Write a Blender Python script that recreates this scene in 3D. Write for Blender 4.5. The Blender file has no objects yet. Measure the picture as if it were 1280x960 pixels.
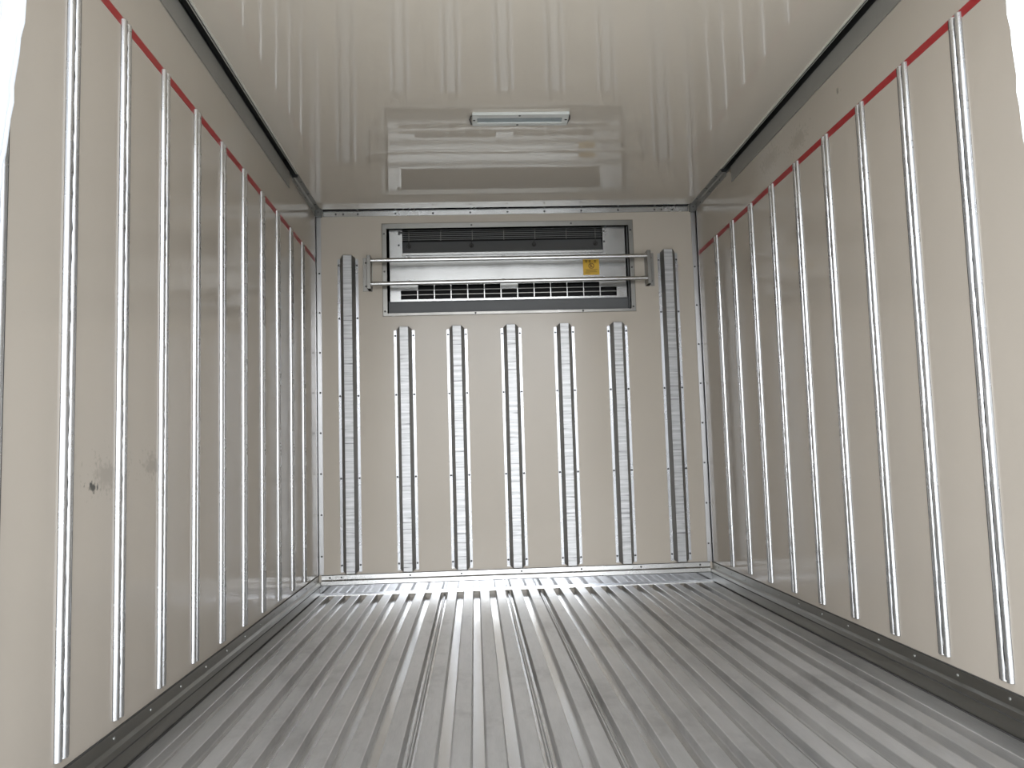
import bpy, bmesh, math, random
from mathutils import Vector, Matrix

random.seed(7)
S = bpy.context.scene
COL = S.collection
PI = math.pi

# ------------------------------------------------------------------ camera
cam_d = bpy.data.cameras.new('camera')
cam = bpy.data.objects.new('camera', cam_d)
COL.objects.link(cam)
S.camera = cam
cam_d.sensor_fit = 'HORIZONTAL'
cam_d.sensor_width = 36.0
cam_d.lens = 36.0 * 1033.1 / 1280.0
cam_d.clip_start = 0.02
cam_d.clip_end = 200
RX, RY, RZ = 0.0877, 0.0293, -0.0474            # pitch up, roll, yaw
Mc = Matrix.Rotation(RZ, 3, 'Z') @ Matrix.Rotation(RX, 3, 'X') @ Matrix.Rotation(RY, 3, 'Y')
right, fwd, up = Mc @ Vector((1, 0, 0)), Mc @ Vector((0, 1, 0)), Mc @ Vector((0, 0, 1))
M = Matrix((right, up, -fwd)).transposed().to_4x4()
M.translation = Vector((-0.214, -4.4614, 0.6951))
cam.matrix_world = M

# ------------------------------------------------------------------ daylight
SKY_BASE, SKY_GLOW, GLOW_POW, SUN_EL, SUN_X = 4.05, 8.0, 100.0, 13.0, 0.05
SKY_SIDE = 2.1
W = bpy.data.worlds.new('overcast_sky')
S.world = W
W.use_nodes = True
nt = W.node_tree
bg = nt.nodes['Background']
tc = nt.nodes.new('ShaderNodeTexCoord')
sep = nt.nodes.new('ShaderNodeSeparateXYZ')
ramp = nt.nodes.new('ShaderNodeValToRGB')
ramp.color_ramp.elements[0].position = 0.0
ramp.color_ramp.elements[0].color = (0.95, 0.97, 1.0, 1)
ramp.color_ramp.elements[1].position = 0.9
ramp.color_ramp.elements[1].color = (0.80, 0.88, 1.0, 1)
nt.links.new(tc.outputs['Generated'], sep.inputs[0])
nt.links.new(sep.outputs['Z'], ramp.inputs[0])
nt.links.new(ramp.outputs[0], bg.inputs['Color'])
# thin overcast: an even sky, brighter where the veiled sun stands, behind the photographer
dt = nt.nodes.new('ShaderNodeVectorMath')
dt.operation = 'DOT_PRODUCT'
el = math.radians(SUN_EL)
dt.inputs[1].default_value = (SUN_X, -math.cos(el), math.sin(el))
nt.links.new(tc.outputs['Generated'], dt.inputs[0])
mx = nt.nodes.new('ShaderNodeMath'); mx.operation = 'MAXIMUM'; mx.inputs[1].default_value = 0.0
nt.links.new(dt.outputs['Value'], mx.inputs[0])
pw = nt.nodes.new('ShaderNodeMath'); pw.operation = 'POWER'; pw.inputs[1].default_value = GLOW_POW
nt.links.new(mx.outputs[0], pw.inputs[0])
ma = nt.nodes.new('ShaderNodeMath'); ma.operation = 'MULTIPLY_ADD'
ma.inputs[1].default_value = SKY_GLOW
ma.inputs[2].default_value = SKY_BASE
nt.links.new(pw.outputs[0], ma.inputs[0])
# the cloud is a little thinner on the left than on the right
sx = nt.nodes.new('ShaderNodeMath'); sx.operation = 'MULTIPLY_ADD'
sx.inputs[1].default_value = -SKY_SIDE
nt.links.new(sep.outputs['X'], sx.inputs[0])
nt.links.new(ma.outputs[0], sx.inputs[2])
nt.links.new(sx.outputs[0], bg.inputs['Strength'])

pl = bpy.data.lights.new('doorway_portal', 'AREA')      # sampling portal of the open rear door, gives no light itself
pl.shape = 'RECTANGLE'
pl.size = 2.2
pl.size_y = 2.2
pl.cycles.is_portal = True
po = bpy.data.objects.new('doorway_portal', pl)
COL.objects.link(po)
po.location = (0, -3.3, 1.03)
po.rotation_euler = (PI / 2, 0, 0)       # local -Z faces +y
po.rotation_euler = (PI / 2, 0, 0)

S.view_settings.view_transform = 'Standard'
S.view_settings.look = 'None'
S.view_settings.exposure = 0.18
S.view_settings.gamma = 1.0
S.view_settings.use_curve_mapping = False
S.cycles.max_bounces = 14
S.cycles.diffuse_bounces = 8
S.cycles.glossy_bounces = 6
S.cycles.caustics_reflective = True
S.cycles.sample_clamp_indirect = 12

# ------------------------------------------------------------------ sizes (metres)
HW, H, YF = 1.05, 2.066, -3.12          # half width, height, rear opening
YT = -0.58                              # where the ceiling tracks end
RAIL_Z0, RAIL_Z1 = 0.124, 1.790

# ------------------------------------------------------------------ materials
def new_mat(name):
    m = bpy.data.materials.new(name)
    m.use_nodes = True
    return m, m.node_tree, m.node_tree.nodes['Principled BSDF']

def noise(nt, scale, detail=3, vec=None, rough=0.5):
    n = nt.nodes.new('ShaderNodeTexNoise')
    n.inputs['Scale'].default_value = scale
    n.inputs['Detail'].default_value = detail
    n.inputs['Roughness'].default_value = rough
    if vec is not None:
        nt.links.new(vec, n.inputs['Vector'])
    return n

def mapping(nt, scale, coord='Object'):
    t = nt.nodes.new('ShaderNodeTexCoord')
    m = nt.nodes.new('ShaderNodeMapping')
    m.inputs['Scale'].default_value = scale
    nt.links.new(t.outputs[coord], m.inputs['Vector'])
    return m.outputs['Vector']

def rng(nt, src, a, b, lo=0.3, hi=0.7):
    r = nt.nodes.new('ShaderNodeMapRange')
    r.inputs['From Min'].default_value = lo
    r.inputs['From Max'].default_value = hi
    r.inputs['To Min'].default_value = a
    r.inputs['To Max'].default_value = b
    nt.links.new(src, r.inputs['Value'])
    return r.outputs['Result']

def mix(nt, fac, a, b):
    x = nt.nodes.new('ShaderNodeMix')
    x.data_type = 'RGBA'
    if isinstance(fac, float):
        x.inputs[0].default_value = fac
    else:
        nt.links.new(fac, x.inputs[0])
    for s, v in ((6, a), (7, b)):
        if isinstance(v, tuple):
            x.inputs[s].default_value = (*v, 1)
        else:
            nt.links.new(v, x.inputs[s])
    return x.outputs[2]

def bump(nt, h, strength, dist, p):
    b = nt.nodes.new('ShaderNodeBump')
    b.inputs['Strength'].default_value = strength
    b.inputs['Distance'].default_value = dist
    nt.links.new(h, b.inputs['Height'])
    nt.links.new(b.outputs['Normal'], p.inputs['Normal'])

def plain(name, col, rough=0.5, metal=0.0, spec=0.5, var=0.06):
    m, nt, p = new_mat(name)
    n = noise(nt, 18, 4, mapping(nt, (1, 1, 1)))
    a = tuple(c * (1 - var) for c in col)
    b = tuple(min(1, c * (1 + var)) for c in col)
    nt.links.new(mix(nt, n.outputs['Fac'], a, b), p.inputs['Base Color'])
    p.inputs['Metallic'].default_value = metal
    p.inputs['Roughness'].default_value = rough
    p.inputs['Specular IOR Level'].default_value = spec
    return m

def brushed(name, col, rough, tangent, aniso=0.75, grain=(1, 1, 1), var=0.05, scuff=0.06):
    """aluminium with an extrusion grain; highlights spread along the tangent"""
    m, nt, p = new_mat(name)
    v = mapping(nt, grain)
    n = noise(nt, 30, 4, v)
    n2 = noise(nt, 3.0, 5, mapping(nt, (1, 1, 1)), 0.65)
    a = tuple(c * (1 - var) for c in col)
    b = tuple(min(1, c * (1 + var)) for c in col)
    nt.links.new(mix(nt, n.outputs['Fac'], a, b), p.inputs['Base Color'])
    nt.links.new(rng(nt, n2.outputs['Fac'], rough - scuff, rough + scuff), p.inputs['Roughness'])
    p.inputs['Metallic'].default_value = 1.0
    if aniso:
        p.inputs['Anisotropic'].default_value = aniso
        c = nt.nodes.new('ShaderNodeCombineXYZ')
        for i in range(3):
            c.inputs[i].default_value = tangent[i]
        nt.links.new(c.outputs[0], p.inputs['Tangent'])
    return m

def gelcoat(name, col, rough, marks=(), spec=0.5):
    m, nt, p = new_mat(name)
    v = mapping(nt, (1, 1, 1))
    n = noise(nt, 2.2, 4, v)
    c = mix(nt, rng(nt, n.outputs['Fac'], 0, 1), tuple(x * 0.975 for x in col), tuple(min(1, x * 1.015) for x in col))
    fine = noise(nt, 60, 6, mapping(nt, (1, 0.35, 1)), 0.7)
    c = mix(nt, rng(nt, fine.outputs['Fac'], 0, 0.12, 0.66, 0.8), c, tuple(x * 0.45 for x in col))
    for (px, py, pz, rad, stretch, depth) in marks:       # scuffs that belong to the panel
        t = nt.nodes.new('ShaderNodeTexCoord')
        mp = nt.nodes.new('ShaderNodeMapping')
        mp.vector_type = 'POINT'
        mp.inputs['Location'].default_value = (-px, -py * 1.0 / stretch, -pz)
        mp.inputs['Scale'].default_value = (1, 1.0 / stretch, 1)
        nt.links.new(t.outputs['Object'], mp.inputs['Vector'])
        wob = noise(nt, 90, 4, t.outputs['Object'])
        ln = nt.nodes.new('ShaderNodeVectorMath')
        ln.operation = 'LENGTH'
        nt.links.new(mp.outputs[0], ln.inputs[0])
        md = nt.nodes.new('ShaderNodeMath')
        md.operation = 'MULTIPLY'
        nt.links.new(ln.outputs['Value'], md.inputs[0])
        nt.links.new(rng(nt, wob.outputs['Fac'], 0.5, 2.2), md.inputs[1])
        f = rng(nt, md.outputs[0], depth, 0.0, rad * 0.4, rad)
        c = mix(nt, f, c, (0.05, 0.05, 0.045))
    nt.links.new(c, p.inputs['Base Color'])
    n3 = noise(nt, 7, 5, v)
    nt.links.new(rng(nt, n3.outputs['Fac'], rough - 0.02, rough + 0.03), p.inputs['Roughness'])
    p.inputs['Specular IOR Level'].default_value = spec
    wav = noise(nt, 5.5, 2, v)
    bump(nt, wav.outputs['Fac'], 0.03, 0.02, p)
    return m

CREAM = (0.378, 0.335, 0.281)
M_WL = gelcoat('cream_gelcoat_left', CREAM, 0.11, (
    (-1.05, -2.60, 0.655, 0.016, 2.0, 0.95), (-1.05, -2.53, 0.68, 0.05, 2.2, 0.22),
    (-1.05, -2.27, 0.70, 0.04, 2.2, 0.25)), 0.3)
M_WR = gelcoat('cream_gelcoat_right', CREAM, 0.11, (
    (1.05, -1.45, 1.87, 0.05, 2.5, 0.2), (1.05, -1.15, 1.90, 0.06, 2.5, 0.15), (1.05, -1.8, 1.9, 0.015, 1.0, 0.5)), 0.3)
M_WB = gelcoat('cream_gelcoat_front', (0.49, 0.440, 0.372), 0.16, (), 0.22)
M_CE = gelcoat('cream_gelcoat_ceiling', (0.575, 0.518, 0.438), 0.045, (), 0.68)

M_RAIL = brushed('rail_aluminium', (0.66, 0.665, 0.67), 0.27, (0, 1, 0), 0.88, (40, 40, 0.5))
M_POST = brushed('post_aluminium', (0.42, 0.425, 0.435), 0.28, (1, 0, 0), 0.8, (40, 40, 0.5))
M_TRIMV = brushed('corner_trim_aluminium', (0.46, 0.455, 0.45), 0.35, (1, 0, 0), 0.7, (40, 40, 0.5))
M_TRIMX = brushed('cross_trim_aluminium', (0.50, 0.50, 0.49), 0.25, (0, 0, 1), 0.3, (0.5, 40, 40))
M_BASE = brushed('side_trim_aluminium', (0.29, 0.284, 0.262), 0.36, (0, 0, 1), 0.3, (40, 0.5, 40), 0.1)
M_FLOOR = None
M_TUBE = brushed('tube_aluminium', (0.58, 0.575, 0.56), 0.22, (0, 0, 1), 0.0, (0.5, 40, 40))
M_STEEL = brushed('casing_sheet_metal', (0.42, 0.42, 0.41), 0.24, (0, 0, 1), 0.35, (0.6, 30, 30), 0.03)
M_FRAME = brushed('frame_strip_aluminium', (0.25, 0.243, 0.225), 0.33, (0, 0, 1), 0.2, (1, 30, 30))
M_TRACK = plain('track_grey_metal', (0.25, 0.243, 0.222), 0.42, 0.35)
M_LIP = plain('pale_lip_metal', (0.62, 0.60, 0.53), 0.35, 0.1)
M_TRACKIN = plain('track_inside_dark', (0.10, 0.10, 0.095), 0.6, 0.3)
M_SEAL_GAP = plain('dark_sealant_and_gap', (0.035, 0.033, 0.03), 0.7)  # sealant, and the dark strips at trim gap and rail edge
M_SCREW = plain('dull_screw', (0.06, 0.058, 0.055), 0.5, 0.1)
M_BRIGHT = plain('bright_bolt', (0.6, 0.6, 0.59), 0.35, 0.4)
M_BLACK = plain('black_cavity', (0.012, 0.012, 0.012), 0.8)
M_DGREY = plain('dark_grey_panel', (0.085, 0.087, 0.088), 0.45)
M_MGREY = plain('mid_grey_panel', (0.125, 0.127, 0.125), 0.42, 0.1)
M_RED = plain('red_tape', (0.27, 0.014, 0.016), 0.4, 0, 0.4)
M_YEL = plain('yellow_sticker', (0.66, 0.40, 0.03), 0.5)
M_YINK = plain('sticker_ink', (0.10, 0.045, 0.012), 0.6)
M_LAMPF = plain('lamp_housing_plastic', (0.56, 0.57, 0.54), 0.35)
M_LENS = plain('lamp_lens_plastic', (0.28, 0.32, 0.33), 0.15)
M_CAP = plain('grey_corner_cap', (0.12, 0.12, 0.11), 0.45)
M_GROUND = plain('grey_yard_concrete', (0.68, 0.665, 0.62), 0.9)

def floor_material():
    m, nt, p = new_mat('floor_aluminium')
    v = mapping(nt, (1, 0.18, 1))
    n = noise(nt, 9, 6, v, 0.65)
    g = noise(nt, 60, 3, mapping(nt, (12, 0.3, 12)))
    st = noise(nt, 3.2, 5, mapping(nt, (1, 0.6, 1)), 0.7)
    c = mix(nt, rng(nt, n.outputs['Fac'], 0, 1), (0.43, 0.42, 0.40), (0.68, 0.663, 0.635))
    c = mix(nt, rng(nt, g.outputs['Fac'], 0, 0.5), c, (0.66, 0.645, 0.625))
    c = mix(nt, rng(nt, st.outputs['Fac'], 0, 0.6, 0.52, 0.72), c, (0.26, 0.25, 0.235))
    nt.links.new(c, p.inputs['Base Color'])
    nt.links.new(rng(nt, n.outputs['Fac'], 0.36, 0.46), p.inputs['Roughness'])
    p.inputs['Metallic'].default_value = 0.84
    p.inputs['Anisotropic'].default_value = 0.45
    cx = nt.nodes.new('ShaderNodeCombineXYZ')
    cx.inputs[0].default_value = 1
    nt.links.new(cx.outputs[0], p.inputs['Tangent'])
    return m
M_FLOOR = floor_material()

def groove_material():
    m, nt, p = new_mat('floor_groove_aluminium')
    g = noise(nt, 60, 3, mapping(nt, (12, 0.3, 12)))
    nt.links.new(mix(nt, g.outputs['Fac'], (0.66, 0.655, 0.645), (0.78, 0.775, 0.765)), p.inputs['Base Color'])
    p.inputs['Metallic'].default_value = 1.0
    p.inputs['Roughness'].default_value = 0.24
    return m
M_GROOVE = groove_material()

def face_strip_material():
    """pressed strip with cross-wise chatter ripples and dark scuffs"""
    m, nt, p = new_mat('rippled_wear_strip')
    tc = nt.nodes.new('ShaderNodeTexCoord')
    info = nt.nodes.new('ShaderNodeObjectInfo')
    ad = nt.nodes.new('ShaderNodeVectorMath')
    ad.operation = 'ADD'
    cb = nt.nodes.new('ShaderNodeCombineXYZ')
    mu = nt.nodes.new('ShaderNodeMath'); mu.operation = 'MULTIPLY'; mu.inputs[1].default_value = 37.0
    nt.links.new(info.outputs['Random'], mu.inputs[0])
    nt.links.new(mu.outputs[0], cb.inputs[2])
    nt.links.new(tc.outputs['Object'], ad.inputs[0])
    nt.links.new(cb.outputs[0], ad.inputs[1])
    mp = nt.nodes.new('ShaderNodeMapping')
    mp.inputs['Scale'].default_value = (2.2, 1, 62)
    nt.links.new(ad.outputs[0], mp.inputs['Vector'])
    n = noise(nt, 1.0, 4, mp.outputs[0], 0.6)
    mp2 = nt.nodes.new('ShaderNodeMapping')
    mp2.inputs['Scale'].default_value = (3.5, 1, 85)
    nt.links.new(ad.outputs[0], mp2.inputs['Vector'])
    n2 = noise(nt, 1.0, 3, mp2.outputs[0], 0.55)
    # the topmost stretch is clean
    sz = nt.nodes.new('ShaderNodeSeparateXYZ')
    nt.links.new(tc.outputs['Object'], sz.inputs[0])
    worn = rng(nt, sz.outputs['Z'], 1.0, 0.0, 1.52, 1.58)
    d = nt.nodes.new('ShaderNodeMath'); d.operation = 'MULTIPLY'
    nt.links.new(rng(nt, n2.outputs['Fac'], 0, 0.75, 0.57, 0.66), d.inputs[0])
    nt.links.new(worn, d.inputs[1])
    c = mix(nt, rng(nt, n.outputs['Fac'], 0, 1, 0.35, 0.65), (0.34, 0.34, 0.335), (0.56, 0.56, 0.555))
    c = mix(nt, d.outputs[0], c, (0.09, 0.09, 0.09))
    nt.links.new(c, p.inputs['Base Color'])
    p.inputs['Metallic'].default_value = 0.65
    p.inputs['Roughness'].default_value = 0.42
    h = nt.nodes.new('ShaderNodeMath'); h.operation = 'MULTIPLY'
    nt.links.new(n.outputs['Fac'], h.inputs[0])
    nt.links.new(worn, h.inputs[1])
    bump(nt, h.outputs[0], 0.55, 0.004, p)
    return m
M_STRIP = face_strip_material()

def curtain_material():
    m, nt, p = new_mat('white_vinyl_curtain')
    n = noise(nt, 20, 4, mapping(nt, (1, 1, 0.4)))
    nt.links.new(mix(nt, n.outputs['Fac'], (0.82, 0.83, 0.84), (0.9, 0.9, 0.9)), p.inputs['Base Color'])
    p.inputs['Roughness'].default_value = 0.45
    tr = nt.nodes.new('ShaderNodeBsdfTranslucent')
    tr.inputs['Color'].default_value = (0.85, 0.87, 0.9, 1)
    ms = nt.nodes.new('ShaderNodeMixShader')
    ms.inputs[0].default_value = 0.5
    out = nt.nodes['Material Output']
    nt.links.new(p.outputs[0], ms.inputs[1])
    nt.links.new(tr.outputs[0], ms.inputs[2])
    nt.links.new(ms.outputs[0], out.inputs['Surface'])
    return m
M_CURT = curtain_material()

# ------------------------------------------------------------------ mesh helpers
def add_box(bm, x0, x1, y0, y1, z0, z1, mi=0):
    v = [bm.verts.new(p) for p in ((x0, y0, z0), (x1, y0, z0), (x1, y1, z0), (x0, y1, z0),
                                   (x0, y0, z1), (x1, y0, z1), (x1, y1, z1), (x0, y1, z1))]
    for f in ((0, 3, 2, 1), (4, 5, 6, 7), (0, 1, 5, 4), (1, 2, 6, 5), (2, 3, 7, 6), (3, 0, 4, 7)):
        bm.faces.new([v[i] for i in f]).material_index = mi

def prism(bm, prof, axis, a, b, mi=None):
    """extrude a 2-D profile along an axis ('x': (y,z), 'y': (x,z), 'z': (x,y))"""
    def P(u, v, w):
        return {'x': (w, u, v), 'y': (u, w, v), 'z': (u, v, w)}[axis]
    A = [bm.verts.new(P(u, v, a)) for u, v in prof]
    B = [bm.verts.new(P(u, v, b)) for u, v in prof]
    n = len(prof)
    for i in range(n):
        f = bm.faces.new((A[i], A[(i + 1) % n], B[(i + 1) % n], B[i]))
        if mi:
            f.material_index = mi[i]
    bm.faces.new(A[::-1])
    bm.faces.new(B)

def cyl(bm, c, r, h, axis, n=12, r2=None, dome=0.0):
    """round stud from c along +axis direction"""
    d = Vector(axis).normalized()
    q = d.to_track_quat('Z', 'Y')
    c = Vector(c)
    r2 = r if r2 is None else r2
    rings = []
    prof = [(r, 0), (r2, h)]
    if dome:
        prof += [(r2 * 0.75, h + dome * 0.6), (r2 * 0.35, h + dome)]
    for rr, hh in prof:
        rings.append([bm.verts.new(c + q @ Vector((rr * math.cos(2 * PI * i / n), rr * math.sin(2 * PI * i / n), hh))) for i in range(n)])
    for a, b in zip(rings[:-1], rings[1:]):
        for i in range(n):
            bm.faces.new((a[i], a[(i + 1) % n], b[(i + 1) % n], b[i]))
    bm.faces.new(rings[0][::-1])
    bm.faces.new(rings[-1])

def tube(bm, pts, r, n=10):
    pts = [Vector(p) for p in pts]
    rings = []
    for i, p in enumerate(pts):
        d = (pts[min(i + 1, len(pts) - 1)] - pts[max(i - 1, 0)]).normalized()
        q = d.to_track_quat('Z', 'Y')
        rings.append([bm.verts.new(p + q @ Vector((r * math.cos(2 * PI * k / n), r * math.sin(2 * PI * k / n), 0))) for k in range(n)])
    for a, b in zip(rings[:-1], rings[1:]):
        for k in range(n):
            bm.faces.new((a[k], a[(k + 1) % n], b[(k + 1) % n], b[k]))
    bm.faces.new(rings[0][::-1])
    bm.faces.new(rings[-1])

def obj(name, bm, mats, parent=None, smooth=False, bevel=0, loc=None):
    bmesh.ops.recalc_face_normals(bm, faces=bm.faces[:])
    me = bpy.data.meshes.new(name)
    bm.to_mesh(me)
    bm.free()
    for m in (mats if isinstance(mats, (list, tuple)) else [mats]):
        me.materials.append(m)
    if smooth:
        for f in me.polygons:
            f.use_smooth = True
        try:
            me.set_sharp_from_angle(angle=math.radians(40))
        except Exception:
            pass
    o = bpy.data.objects.new(name, me)
    COL.objects.link(o)
    if parent:
        o.parent = parent
    if loc:
        o.location = loc
    if bevel:
        b = o.modifiers.new('bevel', 'BEVEL')
        b.width = bevel
        b.segments = 2
        b.limit_method = 'ANGLE'
        b.angle_limit = math.radians(40)
    return o

def tag(o, label=None, cat=None, group=None, kind=None):
    for k, v in (('label', label), ('category', cat), ('group', group), ('kind', kind)):
        if v:
            o[k] = v
    return o

def struct(name, bm, mats, **k):
    return tag(obj(name, bm, mats, **k), kind='structure')

def part_copy(src, parent, loc):
    c = src.copy()
    c.parent = parent
    c.location = loc
    COL.objects.link(c)
    return c

class Studs:
    """rivets/screws: one mesh, each stud an object of its own under its owner"""
    def __init__(s, name, r, h, axis, mat, dome=0.001):
        s.name, s.r, s.h, s.axis, s.mat, s.dome, s.first = name, r, h, axis, mat, dome, None
    def put(s, parent, loc):
        if s.first is None:
            b = bmesh.new()
            cyl(b, (0, 0, 0), s.r, s.h, s.axis, 12, s.r * 0.9, s.dome)
            s.first = obj(s.name, b, s.mat, parent, True, loc=loc)
            return s.first
        return part_copy(s.first, parent, loc)

# ------------------------------------------------------------------ room shell
T = 0.08
B = bmesh.new()
yz = [(YF, -0.12), (T, -0.12), (T, H + T), (YT, H + T), (YT, 2.045), (YF, 2.045)]
prism(B, yz, 'x', -HW - T, -HW)
tag(struct('wall_left', B, M_WL), label='cream panelled left side wall of the cargo box')
B = bmesh.new()
prism(B, yz, 'x', HW, HW + T)
tag(struct('wall_right', B, M_WR), label='cream panelled right side wall of the cargo box')

OX, OZ0, OZ1 = 0.668, 1.486, 1.962        # opening for the cooling unit
B = bmesh.new()
add_box(B, -HW, -OX, 0, T, -0.12, H)
add_box(B, OX, HW, 0, T, -0.12, H)
add_box(B, -OX, OX, 0, T, -0.12, OZ0)
add_box(B, -OX, OX, 0, T, OZ1, H)
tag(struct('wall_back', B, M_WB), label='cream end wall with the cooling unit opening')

B = bmesh.new()
cw = HW - 0.03
xy = [(-HW, T), (-HW, YT), (-cw, YT), (-cw, YF), (cw, YF), (cw, YT), (HW, YT), (HW, T)]
prism(B, xy, 'z', H, H + T)
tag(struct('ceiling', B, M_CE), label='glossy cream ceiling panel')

# floor: extruded ribs and grooves
PITCH, GC, GD = 0.084, -0.306, 0.025
seam_at = (-0.390, -0.054, 0.114, 0.534)
prof, mi = [], []
ks = range(-9, 17)
prof.append((-HW, -0.06)); mi.append(0)
prof.append((-HW, -0.001)); mi.append(0)
for k in ks:
    c = GC + k * PITCH
    if c - 0.022 < -HW or c + 0.022 > HW:
        continue
    seam = any(abs(c - s) < 0.02 for s in seam_at)
    row = [(-0.0215, 0), (-0.0190, -0.0012), (-0.0165, -GD + 0.003), (-0.0145, -GD)]
    if seam:
        row += [(-0.0060, -GD), (-0.0050, -0.015), (-0.0010, -0.0145), (-0.0006, -0.020), (0.0006, -0.020), (0.0010, -0.0145), (0.0050, -0.015), (0.0060, -GD)]
    row += [(0.0145, -GD), (0.0165, -GD + 0.003), (0.0190, -0.0012), (0.0215, 0)]
    for i, (dx, dz) in enumerate(row):
        prof.append((c + dx, dz))
        mi.append(0)
        if dz == -GD and i + 1 < len(row) and row[i + 1][1] == -GD:
            mi[-1] = 1
prof.append((HW, -0.001)); mi.append(0)
prof.append((HW, -0.06)); mi.append(0)
B = bmesh.new()
prism(B, prof, 'y', YF, 0.0, mi)
tag(struct('floor', B, [M_FLOOR, M_GROOVE]), label='ribbed bare aluminium floor planks running lengthwise')

# ground outside
B = bmesh.new()
add_box(B, -40, 40, -60, 20, -1.15, -1.05)
tag(struct('ground', B, M_GROUND), label='grey yard surface outside the vehicle')

# ------------------------------------------------------------------ trims
riv_b = Studs('rivet', 0.0052, 0.0012, (0, -1, 0), M_SCREW)
riv_l = Studs('rivet', 0.0042, 0.0012, (1, 0, 0), M_SCREW)
riv_r = Studs('rivet', 0.0042, 0.0012, (-1, 0, 0), M_SCREW)
riv_c = Studs('rivet', 0.0052, 0.0012, (0, 0, -1), M_SCREW)
M_DULL = plain('dull_rivet', (0.30, 0.30, 0.28), 0.4, 0.8)
riv_lb = Studs('rivet', 0.0045, 0.002, (1, 0, 0), M_DULL)
riv_rb = Studs('rivet', 0.0045, 0.002, (-1, 0, 0), M_DULL)

# side base trims
for s, nm, rv, word in ((-1, 'trim_1', riv_lb, 'left'), (1, 'trim_2', riv_rb, 'right')):
    B = bmesh.new()
    pf = [(0, 0.100), (0.003, 0.100), (0.003, 0.070), (0.012, 0.064), (0.014, 0.050), (0.006, 0.046), (0.006, 0.004), (0.002, 0.0), (0, 0.0)]
    prism(B, [(s * (HW - u), z) for u, z in pf], 'y', YF, -0.001)
    t = struct(nm, B, M_BASE)
    tag(t, label='grey metal base trim along the foot of the %s wall' % word)
    B = bmesh.new()
    add_box(B, *sorted((s * HW, s * (HW - 0.0035))), YF, -0.001, 0.100, 0.1035)
    obj('seal_line', B, M_SEAL_GAP, t)
    B = bmesh.new()
    add_box(B, *sorted((s * (HW - 0.004), s * (HW - 0.0125))), YF, -0.012, 0.0445, 0.0495)
    obj('gap_shade_strip', B, M_SEAL_GAP, t)  # black strip stands in for the shaded slot under the trim ledge
    B = bmesh.new()
    add_box(B, *sorted((s * (HW - 0.002), s * (HW - 0.010))), YF, -0.012, -0.002, 0.0025)
    obj('floor_sealant', B, M_SEAL_GAP, t)
    y = -0.12
    while y > -3.0:
        rv.put(t, (s * (HW - 0.003), y, 0.085))
        y -= 0.215
# end wall base trim, polished face and lip over the plank ends
B = bmesh.new()
pf = [(0, 0.100), (-0.004, 0.100), (-0.004, 0.078), (-0.007, 0.074), (-0.014, 0.071), (-0.014, 0.052), (-0.010, 0.048), (0, 0.048)]
prism(B, pf, 'x', -HW + 0.015, HW - 0.015)
t = struct('trim_3', B, M_TRIMX)
tag(t, label='bright metal base trim along the foot of the end wall')
B = bmesh.new()
add_box(B, -HW + 0.007, HW - 0.007, -0.009, 0, 0.0025, 0.0485)
B.verts.ensure_lookup_table()
M_MIR = brushed('polished_kick_strip', (0.36, 0.37, 0.385), 0.07, (0, 0, 1), 0, (0.5, 40, 40), 0.03, 0.03)
tag(obj('kick_strip', B, M_MIR, t), label='polished strip mirroring the floor ribs')
B = bmesh.new()
add_box(B, -HW + 0.007, HW - 0.007, -0.045, 0, -0.0005, 0.0035)
obj('lip', B, M_GROOVE, t)
B = bmesh.new()
add_box(B, -HW + 0.016, HW - 0.016, -0.005, 0, 0.100, 0.103)
obj('seal_line', B, M_SEAL_GAP, t)
for x in (-0.99, -0.93, -0.57, -0.30, 0.02, 0.34, 0.66, 0.98):
    riv_b.put(t, (x, -0.004, 0.088))

# upper trim of end wall
B = bmesh.new()
prism(B, [(0, H - 0.036), (-0.003, H - 0.036), (-0.003, H - 0.006), (-0.006, H - 0.003), (-0.026, H - 0.003), (-0.026, H), (0, H)], 'x', -HW + 0.04, HW - 0.04)
t = struct('trim_4', B, M_TRIMX)
tag(t, label='thin metal trim where the end wall meets the ceiling')
B = bmesh.new()
add_box(B, -HW + 0.04, HW - 0.04, -0.006, -0.003, H - 0.0065, H - 0.003)
obj('seal_line', B, M_SEAL_GAP, t)
for i in range(9):
    x = -0.82 + i * 0.205
    riv_b.put(t, (x, -0.003, H - 0.024))
    riv_c.put(t, (x, -0.016, H - 0.003))
riv_b.put(t, (-0.94, -0.003, H - 0.024)); riv_b.put(t, (-0.90, -0.003, H - 0.024))
riv_b.put(t, (0.92, -0.003, H - 0.024)); riv_b.put(t, (0.86, -0.003, H - 0.024))

# vertical corner trims
for s, nm, rv, word in ((-1, 'trim_5', riv_l, 'left'), (1, 'trim_6', riv_r, 'right')):
    B = bmesh.new()
    pf = [(0, 0), (0, -0.028), (0.003, -0.028), (0.003, -0.005), (0.005, -0.003), (0.028, -0.003), (0.028, 0)]
    prism(B, [(s * (HW - u), v) for u, v in pf], 'z', 0.104, H - 0.04)
    t = struct(nm, B, M_TRIMV)
    tag(t, label='riveted metal angle in the %s rear corner' % word)
    for z in [0.20 + 0.2165 * i for i in range(8)]:
        riv_b.put(t, (s * (HW - 0.018), -0.003, z))
        rv.put(t, (s * (HW - 0.003), -0.018, z))
    # corner cap
    B = bmesh.new()
    add_box(B, *sorted((s * HW, s * (HW - 0.038))), -0.036, 0, H - 0.040, H)
    cp = obj('corner_cap', B, M_CAP, t, bevel=0.004)
    tag(cp, label='grey corner block')
    riv_b.put(t, (s * (HW - 0.02), -0.036, H - 0.02))
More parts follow.
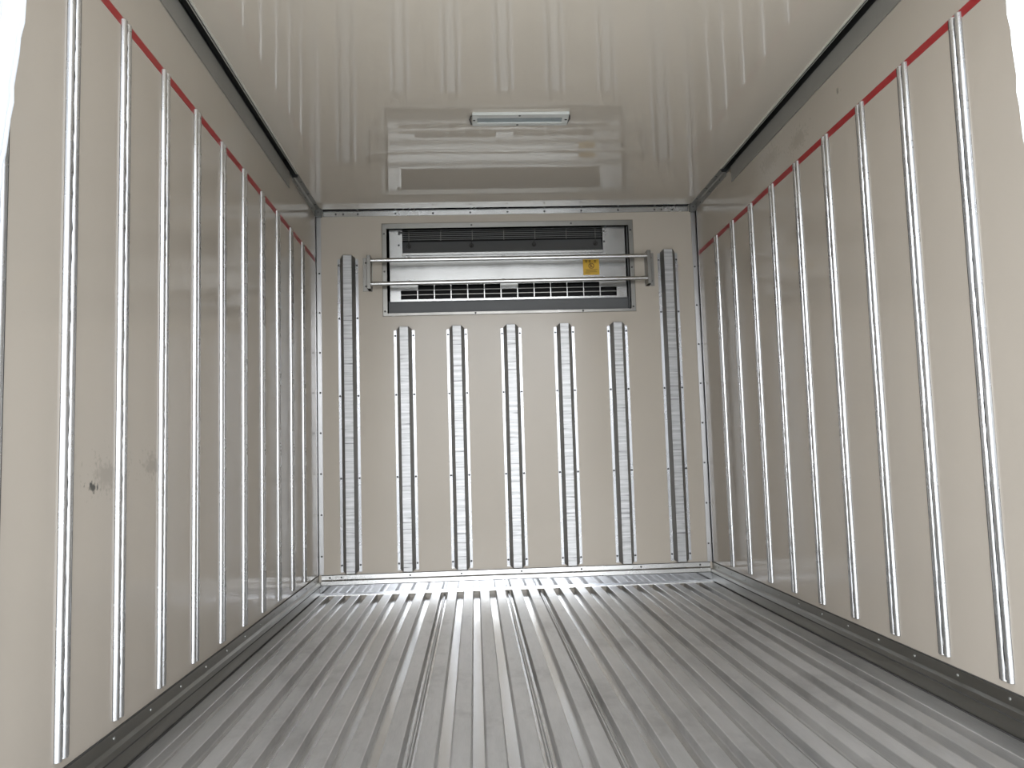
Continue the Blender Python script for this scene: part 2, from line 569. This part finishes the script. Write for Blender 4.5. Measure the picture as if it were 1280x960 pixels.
# upper side trims behind the tracks
for s, nm, rv, word in ((-1, 'trim_7', riv_l, 'left'), (1, 'trim_8', riv_r, 'right')):
    B = bmesh.new()
    pf = [(0, 0), (0, 0.032), (0.003, 0.032), (0.003, 0.009), (0.009, 0.003), (0.030, 0.003), (0.030, 0)]
    prism(B, [(s * (HW - u), H - v) for u, v in pf], 'y', YT + 0.005, -0.036)
    t = struct(nm, B, M_TRACK)
    tag(t, label='short metal trim between %s ceiling track and end wall' % word)
    for y in (-0.12, -0.3, -0.48):
        rv.put(t, (s * (HW - 0.003), y, H - 0.022))
        riv_c.put(t, (s * (HW - 0.021), y, H - 0.003))

# ------------------------------------------------------------------ ceiling tracks
for s, word in ((-1, 'left'), (1, 'right')):
    def bx(bm, u0, u1, y0, y1, z0, z1):
        add_box(bm, *sorted((s * u0, s * u1)), y0, y1, z0, z1)
    B = bmesh.new()
    bx(B, HW + 0.040, HW + 0.05, YF, YT, 2.045, 2.146)
    bx(B, HW - 0.030, HW + 0.05, YF, YT, 2.136, 2.146)
    bx(B, HW - 0.004, HW + 0.05, YF, YT, 2.0455, 2.050)
    bx(B, HW - 0.0295, HW - 0.026, YF, YT, 2.058, 2.136)
    t = obj('ceiling_track', B, M_TRACKIN)
    tag(t, label='dark slotted metal track in the corner above the %s wall' % word, cat='track', group='tracks along the ceiling edges')
    B = bmesh.new()
    bx(B, HW - 0.005, HW, YF, YT - 0.08, 1.975, 2.050)
    f = obj('flange', B, M_TRACK, t)
    tag(f, label='lighter grey flat flange')
    B = bmesh.new()
    bx(B, HW - 0.034, HW - 0.022, YF, YT - 0.02, 2.060, 2.066)
    e = obj('lip', B, M_LIP, t)
    tag(e, label='pale metal lip on the ceiling')
    B = bmesh.new()
    bx(B, HW - 0.026, HW + 0.040, YT - 0.010, YT - 0.002, 2.050, 2.136)
    obj('dark_void_plate', B, M_BLACK, t)  # black plate paints the dark void where the track ends

# ------------------------------------------------------------------ red tape lines
for s, word in ((-1, 'left'), (1, 'right')):
    B = bmesh.new()
    add_box(B, *sorted((s * HW, s * (HW - 0.0008))), YF + 0.02, -0.03, 1.773, 1.797)
    tag(obj('red_tape', B, M_RED), label='thin red horizontal load line tape high on the %s wall' % word, cat='tape', group='red load line tapes')

# ------------------------------------------------------------------ side rails
ORD = ['first', 'second', 'third', 'fourth', 'fifth', 'sixth', 'seventh', 'eighth', 'ninth', 'tenth', 'eleventh']
def rail_profile(s):
    # (y, protrusion) two flat ridges with soft shoulders and a slot between
    p = [(-0.0235, 0), (-0.0235, 0.0008)]
    for c in (-0.0125, 0.0125):
        for k in range(11):
            a = PI - PI * k / 10
            p.append((c + 0.0098 * math.cos(a), 0.0012 + 0.0092 * math.sin(a) ** 0.8))
    p += [(0.0235, 0.0008), (0.0235, 0)]
    return [(-s * u, y) for y, u in p]
proto = {}
for s, word in ((-1, 'left'), (1, 'right')):
    B = bmesh.new()
    prism(B, rail_profile(s), 'z', RAIL_Z0, RAIL_Z1)
    r = obj('wall_rail', B, M_RAIL, smooth=True)
    # dark sealant squeezed out in the slot; plain dark strip along the inner edge
    B = bmesh.new()
    n = 110
    prev = None
    for i in range(n + 1):
        z = RAIL_Z0 + 0.004 + (RAIL_Z1 - RAIL_Z0 - 0.008) * i / n
        w = 0.0024 + random.uniform(0, 0.0008)
        d = 0.0052 + random.uniform(-0.0008, 0.0016)
        ring = [B.verts.new((-s * u, y, z)) for y, u in ((-w, 0.002), (-w, d), (w, d), (w, 0.002))]
        if prev:
            for k in range(4):
                B.faces.new((prev[k], prev[(k + 1) % 4], ring[(k + 1) % 4], ring[k]))
        else:
            B.faces.new(ring)
        prev = ring
    B.faces.new(prev)
    g = obj('slot_sealant', B, M_SEAL_GAP, r)
    B = bmesh.new()
    add_box(B, *sorted((0, -s * 0.0060)), 0.0228, 0.0268, RAIL_Z0, RAIL_Z1)
    e = obj('edge_strip', B, M_SEAL_GAP, r)
    proto[s] = (r, g, e)
for s, word, p0, dp, n in ((-1, 'left', 0.3618, 0.2629, 11), (1, 'right', 0.3629, 0.2648, 11)):
    for k in range(n):
        y = -(p0 + k * dp)
        if k == 0:
            r = proto[s][0]
        else:
            r = proto[s][0].copy()
            COL.objects.link(r)
            for q in proto[s][1:]:
                c = q.copy()
                c.parent = r
                COL.objects.link(c)
        r.location = (s * HW, y, 0)
        tag(r, label='vertical aluminium rail on the %s wall, %s from the end wall' % (word, ORD[k]), cat='rail', group='vertical rails on the %s wall' % word)

# ------------------------------------------------------------------ end wall posts
scr = Studs('screw', 0.0056, 0.0018, (0, -1, 0), M_SCREW)
posts = [(-0.878, 1.81, 'leftmost tall'), (-0.579, 1.412, 'first short'), (-0.294, 1.412, 'second short'), (0.0, 1.412, 'middle short'),
         (0.291, 1.412, 'fourth short'), (0.584, 1.412, 'fifth short'), (0.880, 1.812, 'rightmost tall')]
plabel = ['tall ridged metal post left of the cooling unit',
          'short ridged metal post under the cooling unit, leftmost of the five',
          'short ridged metal post under the cooling unit, second from left',
          'short ridged metal post under the cooling unit, middle of the five',
          'short ridged metal post under the cooling unit, second from right',
          'short ridged metal post under the cooling unit, rightmost of the five',
          'tall ridged metal post right of the cooling unit']
made = {}
for i, (x, zt, _) in enumerate(posts):
    if zt in made:
        src = made[zt]
        r = src.copy(); COL.objects.link(r)
        for ch in list(src.children):
            c = ch.copy(); c.parent = r; COL.objects.link(c)
    else:
        zb = 0.108
        B = bmesh.new()
        D = 0.024
        # hat section: flanges, sloped dark cheeks, recess for the strip; ends chamfered back
        hat = [(-0.056, 0), (-0.056, -0.002), (-0.041, -0.002), (-0.037, -0.004), (-0.025, -D), (0.025, -D), (0.037, -0.004), (0.041, -0.002), (0.056, -0.002), (0.056, 0)]
        add_box(B, -0.056, -0.040, -0.002, 0, zb + 0.006, zt - 0.018)
        add_box(B, 0.040, 0.056, -0.002, 0, zb + 0.006, zt - 0.018)
        r = obj('wall_post', B, M_POST, smooth=False)
        B = bmesh.new()
        core = [(-0.0415, 0), (-0.0415, -0.005), (-0.0250, -D), (0.0250, -D), (0.0415, -0.005), (0.0415, 0)]
        zs = [(zb, 0.0), (zb, 0.0), (zt, 0.0)]
        ends = []
        for z, zin in ((zb, 0.014), (zt, -0.014)):
            ring = []
            for (u, v) in core:
                # the cheeks start further in than the face
                ring.append(B.verts.new((u, v, z + (zin if abs(u) > 0.03 else 0))))
            ends.append(ring)
        m6 = len(core)
        for k in range(m6):
            B.faces.new((ends[0][k], ends[0][(k + 1) % m6], ends[1][(k + 1) % m6], ends[1][k]))
        B.faces.new(ends[0][::-1]); B.faces.new(ends[1])
        ck = obj('post_body', B, brushed('post_cheek_grey_%d' % int(zt * 10), (0.36, 0.36, 0.35), 0.4, (0, 1, 0), 0.3, (40, 40, 0.5)), r)
        tag(ck, label='darker sloped cheeks of the post')
        B = bmesh.new()
        add_box(B, -0.0232, 0.0232, -D - 0.0022, -D + 0.001, zb + 0.001, zt - 0.001)
        st = obj('face_strip', B, M_STRIP, r, bevel=0.0008)
        tag(st, label='bright strip with cross ripples')
        zz = [0.15, 0.605, 1.045, 1.365] if zt < 1.5 else [0.15, 0.605, 1.045, 1.466, 1.757]
        for z in zz:
            scr.put(r, (-0.0485, -0.002, z))
            scr.put(r, (0.0485, -0.002, z))
        made[zt] = r
    r.location = (x, 0, 0)
    tag(r, label=plabel[i], cat='post', group='ridged posts on the end wall')

# ------------------------------------------------------------------ cooling unit
U = bpy.data.objects.new('cooling_unit', None)
COL.objects.link(U)
U.location = (0, 0, 0)
tag(U, label='wide silver cooling unit with dark grilles recessed high in the end wall', cat='cooling unit')
# surround strips
B = bmesh.new()
add_box(B, -0.690, 0.692, -0.003, 0, 1.958, 1.985)
add_box(B, -0.690, 0.692, -0.003, 0, 1.475, 1.489)
add_box(B, -0.690, -0.667, -0.003, 0, 1.489, 1.958)
add_box(B, 0.669, 0.692, -0.003, 0, 1.489, 1.958)
fr = obj('frame', B, M_FRAME, U)
B = bmesh.new()
for a in ((-0.692, 0.694, -0.0015, 0, 1.985, 1.988), (-0.692, 0.694, -0.0015, 0, 1.472, 1.475), (-0.693, -0.690, -0.0015, 0, 1.472, 1.988), (0.692, 0.695, -0.0015, 0, 1.472, 1.988)):
    add_box(B, *a)
obj('seal_line', B, plain('brown_sealant', (0.16, 0.14, 0.11), 0.6), fr)
for x, z in ((-0.68, 1.93), (-0.68, 1.72), (-0.68, 1.50), (0.68, 1.93), (0.68, 1.72), (0.68, 1.50), (-0.20, 1.972), (0.35, 1.972), (-0.19, 1.482), (0.4, 1.482)):
    riv_b.put(fr, (x, -0.003, z))
B = bmesh.new()
cyl(B, (-0.635, -0.003, 1.479), 0.009, 0.002, (0, -1, 0), 14)
obj('washer', B, M_FRAME, fr)
# recess shell
B = bmesh.new()
X, Y1 = OX, 0.26
add_box(B, -X - 0.01, -X, 0.0, Y1, OZ0 - 0.01, OZ1 + 0.01)
add_box(B, X, X + 0.01, 0.0, Y1, OZ0 - 0.01, OZ1 + 0.01)
add_box(B, -X, X, 0.0, Y1, OZ1, OZ1 + 0.01)
add_box(B, -X, X, 0.0, Y1, OZ0 - 0.01, OZ0)
add_box(B, -X - 0.01, X + 0.01, Y1, Y1 + 0.01, OZ0 - 0.01, OZ1 + 0.01)
obj('recess_box', B, M_BLACK, U)
B = bmesh.new()
add_box(B, -0.664, 0.667, 0.046, 0.052, OZ0, 1.562)
add_box(B, -0.664, 0.667, 0.040, 0.052, 1.556, 1.562)
tag(obj('drip_tray', B, M_DGREY, U), label='dark grey tray front below the lower grille')
B = bmesh.new()
add_box(B, 0.6595, 0.6635, 0.004, 0.03, OZ0 + 0.01, OZ1 - 0.01)
obj('side_channel', B, M_MGREY, U)
# casing
CY = 0.030
B = bmesh.new()
def cs(x0, x1, z0, z1, y=CY, t=0.012):
    add_box(B, x0, x1, y, y + t, z0, z1)
cs(-0.654, -0.583, 1.648, 1.962)
cs(0.528, 0.652, 1.648, 1.962)
cs(-0.583, 0.528, 1.648, 1.828)
cs(-0.654, -0.596, 1.568, 1.648)
cs(0.595, 0.652, 1.568, 1.648)
cs(-0.596, -0.504, 1.621, 1.648)
cs(0.504, 0.595, 1.621, 1.648)
cs(-0.050, 0.046, 1.621, 1.648)
cs(-0.654, 0.652, 1.558, 1.568)
casing = obj('casing', B, M_STEEL, U)
B = bmesh.new()      # folded hem over the intake
add_box(B, -0.583, 0.528, CY - 0.006, CY, 1.812, 1.828)
obj('folded_hem', B, M_STEEL, casing, bevel=0.002)
# lower outlet grille
B = bmesh.new()
add_box(B, -0.597, 0.596, CY + 0.0005, CY + 0.008, 1.5655, 1.5695)
gl = obj('outlet_grille', B, M_STEEL, U)
tag(gl, label='dark lower outlet divided by pale bars')
gb = None
for i in range(1, 13):
    x = -0.596 + i * 0.0916
    if gb is None:
        B = bmesh.new()
        add_box(B, -0.0026, 0.0026, CY + 0.001, CY + 0.008, 1.568, 1.650)
        gb = obj('grille_bar', B, M_STEEL, gl, loc=(x, 0, 0))
    else:
        part_copy(gb, gl, (x, 0, 0))
for z in (1.5955, 1.621):
    B = bmesh.new()
    add_box(B, -0.596, 0.595, CY + 0.004, CY + 0.009, z - 0.0016, z + 0.0016)
    obj('grille_wire', B, M_FRAME, gl)
B = bmesh.new()
add_box(B, -0.60, 0.60, 0.10, 0.104, 1.562, 1.652)
obj('outlet_back', B, M_BLACK, gl)
# upper intake
B = bmesh.new()
prism(B, [(CY + 0.010, 1.828), (CY + 0.014, 1.828), (CY + 0.052, 1.902), (CY + 0.048, 1.902)], 'x', -0.582, 0.527)
ip = obj('intake_panel', B, M_MGREY, U)
tag(ip, label='grey sloping panel below the upper louvres')
B = bmesh.new()
for i in range(6):
    z = 1.908 + i * 0.0105
    add_box(B, -0.582, 0.527, CY + 0.020, CY + 0.024, z - 0.0011, z + 0.0011)
lv = obj('intake_louvre', B, plain('louvre_grey', (0.2, 0.2, 0.195), 0.4, 0.3), U)
tag(lv, label='upper intake of thin dark slats')
for x in (-0.548, -0.372, -0.197, -0.022, 0.152, 0.327, 0.490):
    B = bmesh.new()
    tube(B, [(x, CY + 0.016, 1.900), (x, CY + 0.016, 1.965)], 0.0016, 6)
    obj('wire', B, M_FRAME, lv)
B = bmesh.new()
add_box(B, -0.583, 0.528, CY + 0.075, CY + 0.080, 1.86, 1.965)
obj('intake_back', B, M_BLACK, lv)
for x in (-0.549, -0.203, 0.145, 0.489):
    B = bmesh.new()
    c = Vector((x, CY + 0.012, 1.868))
    tube(B, [c + Vector((0.010 * math.cos(a), 0, 0.010 * math.sin(a))) for a in [PI / 2 + 2 * PI * k / 16 for k in range(17)]]
         + [(x, CY + 0.012, 1.90)], 0.0022, 6)
    cyl(B, c + Vector((0, 0.012, 0)), 0.006, 0.014, (0, -1, 0), 10)
    obj('hook', B, M_SEAL_GAP, U, True)
for x in (-0.548, -0.030, 0.527):
    for z in (1.800, 1.667):
        B = bmesh.new()
        cyl(B, (x, CY, z), 0.011, 0.004, (0, -1, 0), 12)
        cyl(B, (x, CY - 0.004, z), 0.006, 0.010, (0, -1, 0), 8, dome=0.002)
        add_box(B, x - 0.013, x + 0.013, CY - 0.012, CY - 0.008, z - 0.003, z + 0.006)
        tag(obj('bolt', B, M_BRIGHT, U, True), label='bright metal wing bolt')
for x, z in ((-0.603, 1.873), (0.536, 1.875), (-0.600, 1.935), (0.536, 1.935)):
    scr.put(casing, (x, CY, z))
B = bmesh.new()
cyl(B, (-0.598, CY, 1.943), 0.008, 0.010, (0, -1, 0), 8)
add_box(B, -0.606, -0.575, CY - 0.006, CY - 0.003, 1.938, 1.946)
obj('latch', B, M_SCREW, U)
# yellow sticker
B = bmesh.new()
LX0, LX1, LZ0, LZ1 = 0.413, 0.503, 1.687, 1.775
add_box(B, LX0, LX1, CY - 0.0012, CY, LZ0, LZ1)
lab = obj('warning_sticker', B, M_YEL, U)
tag(lab, label='square yellow warning sticker')
B = bmesh.new()
yk = CY - 0.0022
def ink(x0, x1, z0, z1):
    add_box(B, x0, x1, yk, CY - 0.0012, z0, z1)
for gx in (0.431, 0.451, 0.481):           # heading marks
    ink(gx - 0.006, gx + 0.006, 1.7655, 1.7680)
    ink(gx - 0.0015, gx + 0.0015, 1.757, 1.771)
    ink(gx - 0.006, gx + 0.006, 1.7585, 1.7605)
cx_, cz_ = 0.459, 1.738
for k in range(20):                         # ring symbol with slash
    a = 2 * PI * k / 20
    b2 = 2 * PI * (k + 1) / 20
    P = [(cx_ + r_ * math.cos(t_), cz_ + r_ * math.sin(t_)) for r_, t_ in ((0.016, a), (0.016, b2), (0.0125, b2), (0.0125, a))]
    prism(B, P, 'y', yk, CY - 0.0012)
prism(B, [(cx_ - 0.011, cz_ + 0.009), (cx_ - 0.009, cz_ + 0.011), (cx_ + 0.011, cz_ - 0.009), (cx_ + 0.009, cz_ - 0.011)], 'y', yk, CY - 0.0012)
prism(B, [(cx_ - 0.006, cz_ - 0.008), (cx_ - 0.003, cz_ + 0.009), (cx_ + 0.001, cz_ + 0.009), (cx_ + 0.001, cz_ - 0.008)], 'y', yk, CY - 0.0012)
for z, a, b2 in ((1.716, 0.424, 0.492), (1.710, 0.430, 0.484), (1.703, 0.424, 0.490), (1.697, 0.424, 0.452)):
    ink(a, b2, z, z + 0.0018)
obj('sticker_print', B, M_YINK, lab)

# ------------------------------------------------------------------ guard bars in front of the unit
G = bpy.data.objects.new('guard_bars', None)
COL.objects.link(G)
G.location = (0, 0, 0)
tag(G, label='pair of horizontal round metal guard bars across the front of the cooling unit', cat='guard')
for z0, z1 in ((1.768, 1.767), (1.640, 1.644)):
    B = bmesh.new()
    tube(B, [(-0.757, -0.062, z0), (0, -0.062, (z0 + z1) / 2), (0.762, -0.062, z1)], 0.0118, 24)
    obj('bar', B, M_TUBE, G, True)
for s, x in ((-1, -0.757), (1, 0.762)):
    B = bmesh.new()
    add_box(B, x - 0.010, x + 0.010, -0.077, -0.003, 1.612, 1.796)
    br = obj('bracket', B, M_FRAME, G, bevel=0.002)
    B = bmesh.new()
    add_box(B, *sorted((x + s * 0.040, x - s * 0.012)), -0.003, 0, 1.612, 1.796)
    obj('wall_plate', B, M_FRAME, br)
    for z in (1.640, 1.770):
        scr.put(br, (x + s * 0.024, -0.003, z))

# ------------------------------------------------------------------ ceiling lamp
L = bpy.data.objects.new('ceiling_lamp', None)
COL.objects.link(L)
L.location = (0, 0, 0)
tag(L, label='slim rectangular unlit lamp with a white frame on the ceiling', cat='lamp')
LA, LB, LC, LD = -0.190, 0.200, -1.276, -1.162
B = bmesh.new()
add_box(B, LA, LB, LC, LC + 0.036, H - 0.012, H)
add_box(B, LA, LB, LD - 0.030, LD, H - 0.012, H)
add_box(B, LA, LA + 0.020, LC + 0.036, LD - 0.030, H - 0.012, H)
add_box(B, LB - 0.026, LB, LC + 0.036, LD - 0.030, H - 0.012, H)
hs = obj('housing', B, M_LAMPF, L, bevel=0.002)
B = bmesh.new()
add_box(B, LA + 0.020, LB - 0.026, LC + 0.036, LD - 0.030, H - 0.008, H)
tag(obj('lens', B, M_LENS, L), label='grey-blue lens strip')
for x, y in ((0.0, LC + 0.012), (-0.005, LD - 0.012), (LA + 0.008, -1.222), (LB - 0.010, -1.222)):
    riv_c.put(hs, (x, y, H - 0.012))
B = bmesh.new()
tube(B, [(LA - 0.004, -1.25, H - 0.006), (LA - 0.010, -1.22, H - 0.008), (LA - 0.004, -1.17, H - 0.006)], 0.003, 6)
tube(B, [(LB + 0.002, -1.25, H - 0.006), (LB + 0.006, -1.22, H - 0.008), (LB - 0.001, -1.16, H - 0.006)], 0.003, 6)
obj('gasket', B, M_SCREW, L)

# ------------------------------------------------------------------ curtains drawn aside at the rear opening
def curtain(name, edge_top, edge_low, outer, y0, folds, label):
    """folded vinyl sheet; edge_* = (x, z) of the inner edge"""
    B = bmesh.new()
    nz, nx = 60, 40
    (xt, zt_), (xl, zl) = edge_top, edge_low
    grid = []
    for j in range(nz + 1):
        z = 2.05 - j * (2.05 - 0.35) / nz
        xi = xt + (xl - xt) * (zt_ - z) / (zt_ - zl)
        sgn = 1 if outer > 0 else -1
        xi = sgn * min(abs(xi), 1.035)
        xi += sgn * (0.0015 * math.sin(z * 85) + 0.001 * math.sin(z * 37 + 1))
        row = []
        for i in range(nx + 1):
            u = i / nx
            x = xi + (outer - xi) * u if abs(outer) > abs(xi) else xi + 0.02 * u * sgn
            y = y0 + 0.016 * math.sin(u * folds * 2 * PI)
            row.append(B.verts.new((x, y, z)))
        grid.append(row)
    for j in range(nz):
        for i in range(nx):
            B.faces.new((grid[j][i], grid[j][i + 1], grid[j + 1][i + 1], grid[j + 1][i]))
    o = obj(name, B, M_CURT, None, True)
    so = o.modifiers.new('thick', 'SOLIDIFY')
    so.thickness = 0.002
    tag(o, label=label, cat='curtain', group='curtains at the rear opening')
    return o
curtain('door_curtain', (-0.955, 1.483), (-0.986, 1.20), -1.046, -3.095, 3, 'white translucent curtain edge hanging at the upper left of the opening')
curtain('door_curtain', (0.7555, 1.478), (0.7635, 1.257), 1.046, -3.095, 4, 'white translucent curtain edge hanging at the upper right of the opening')
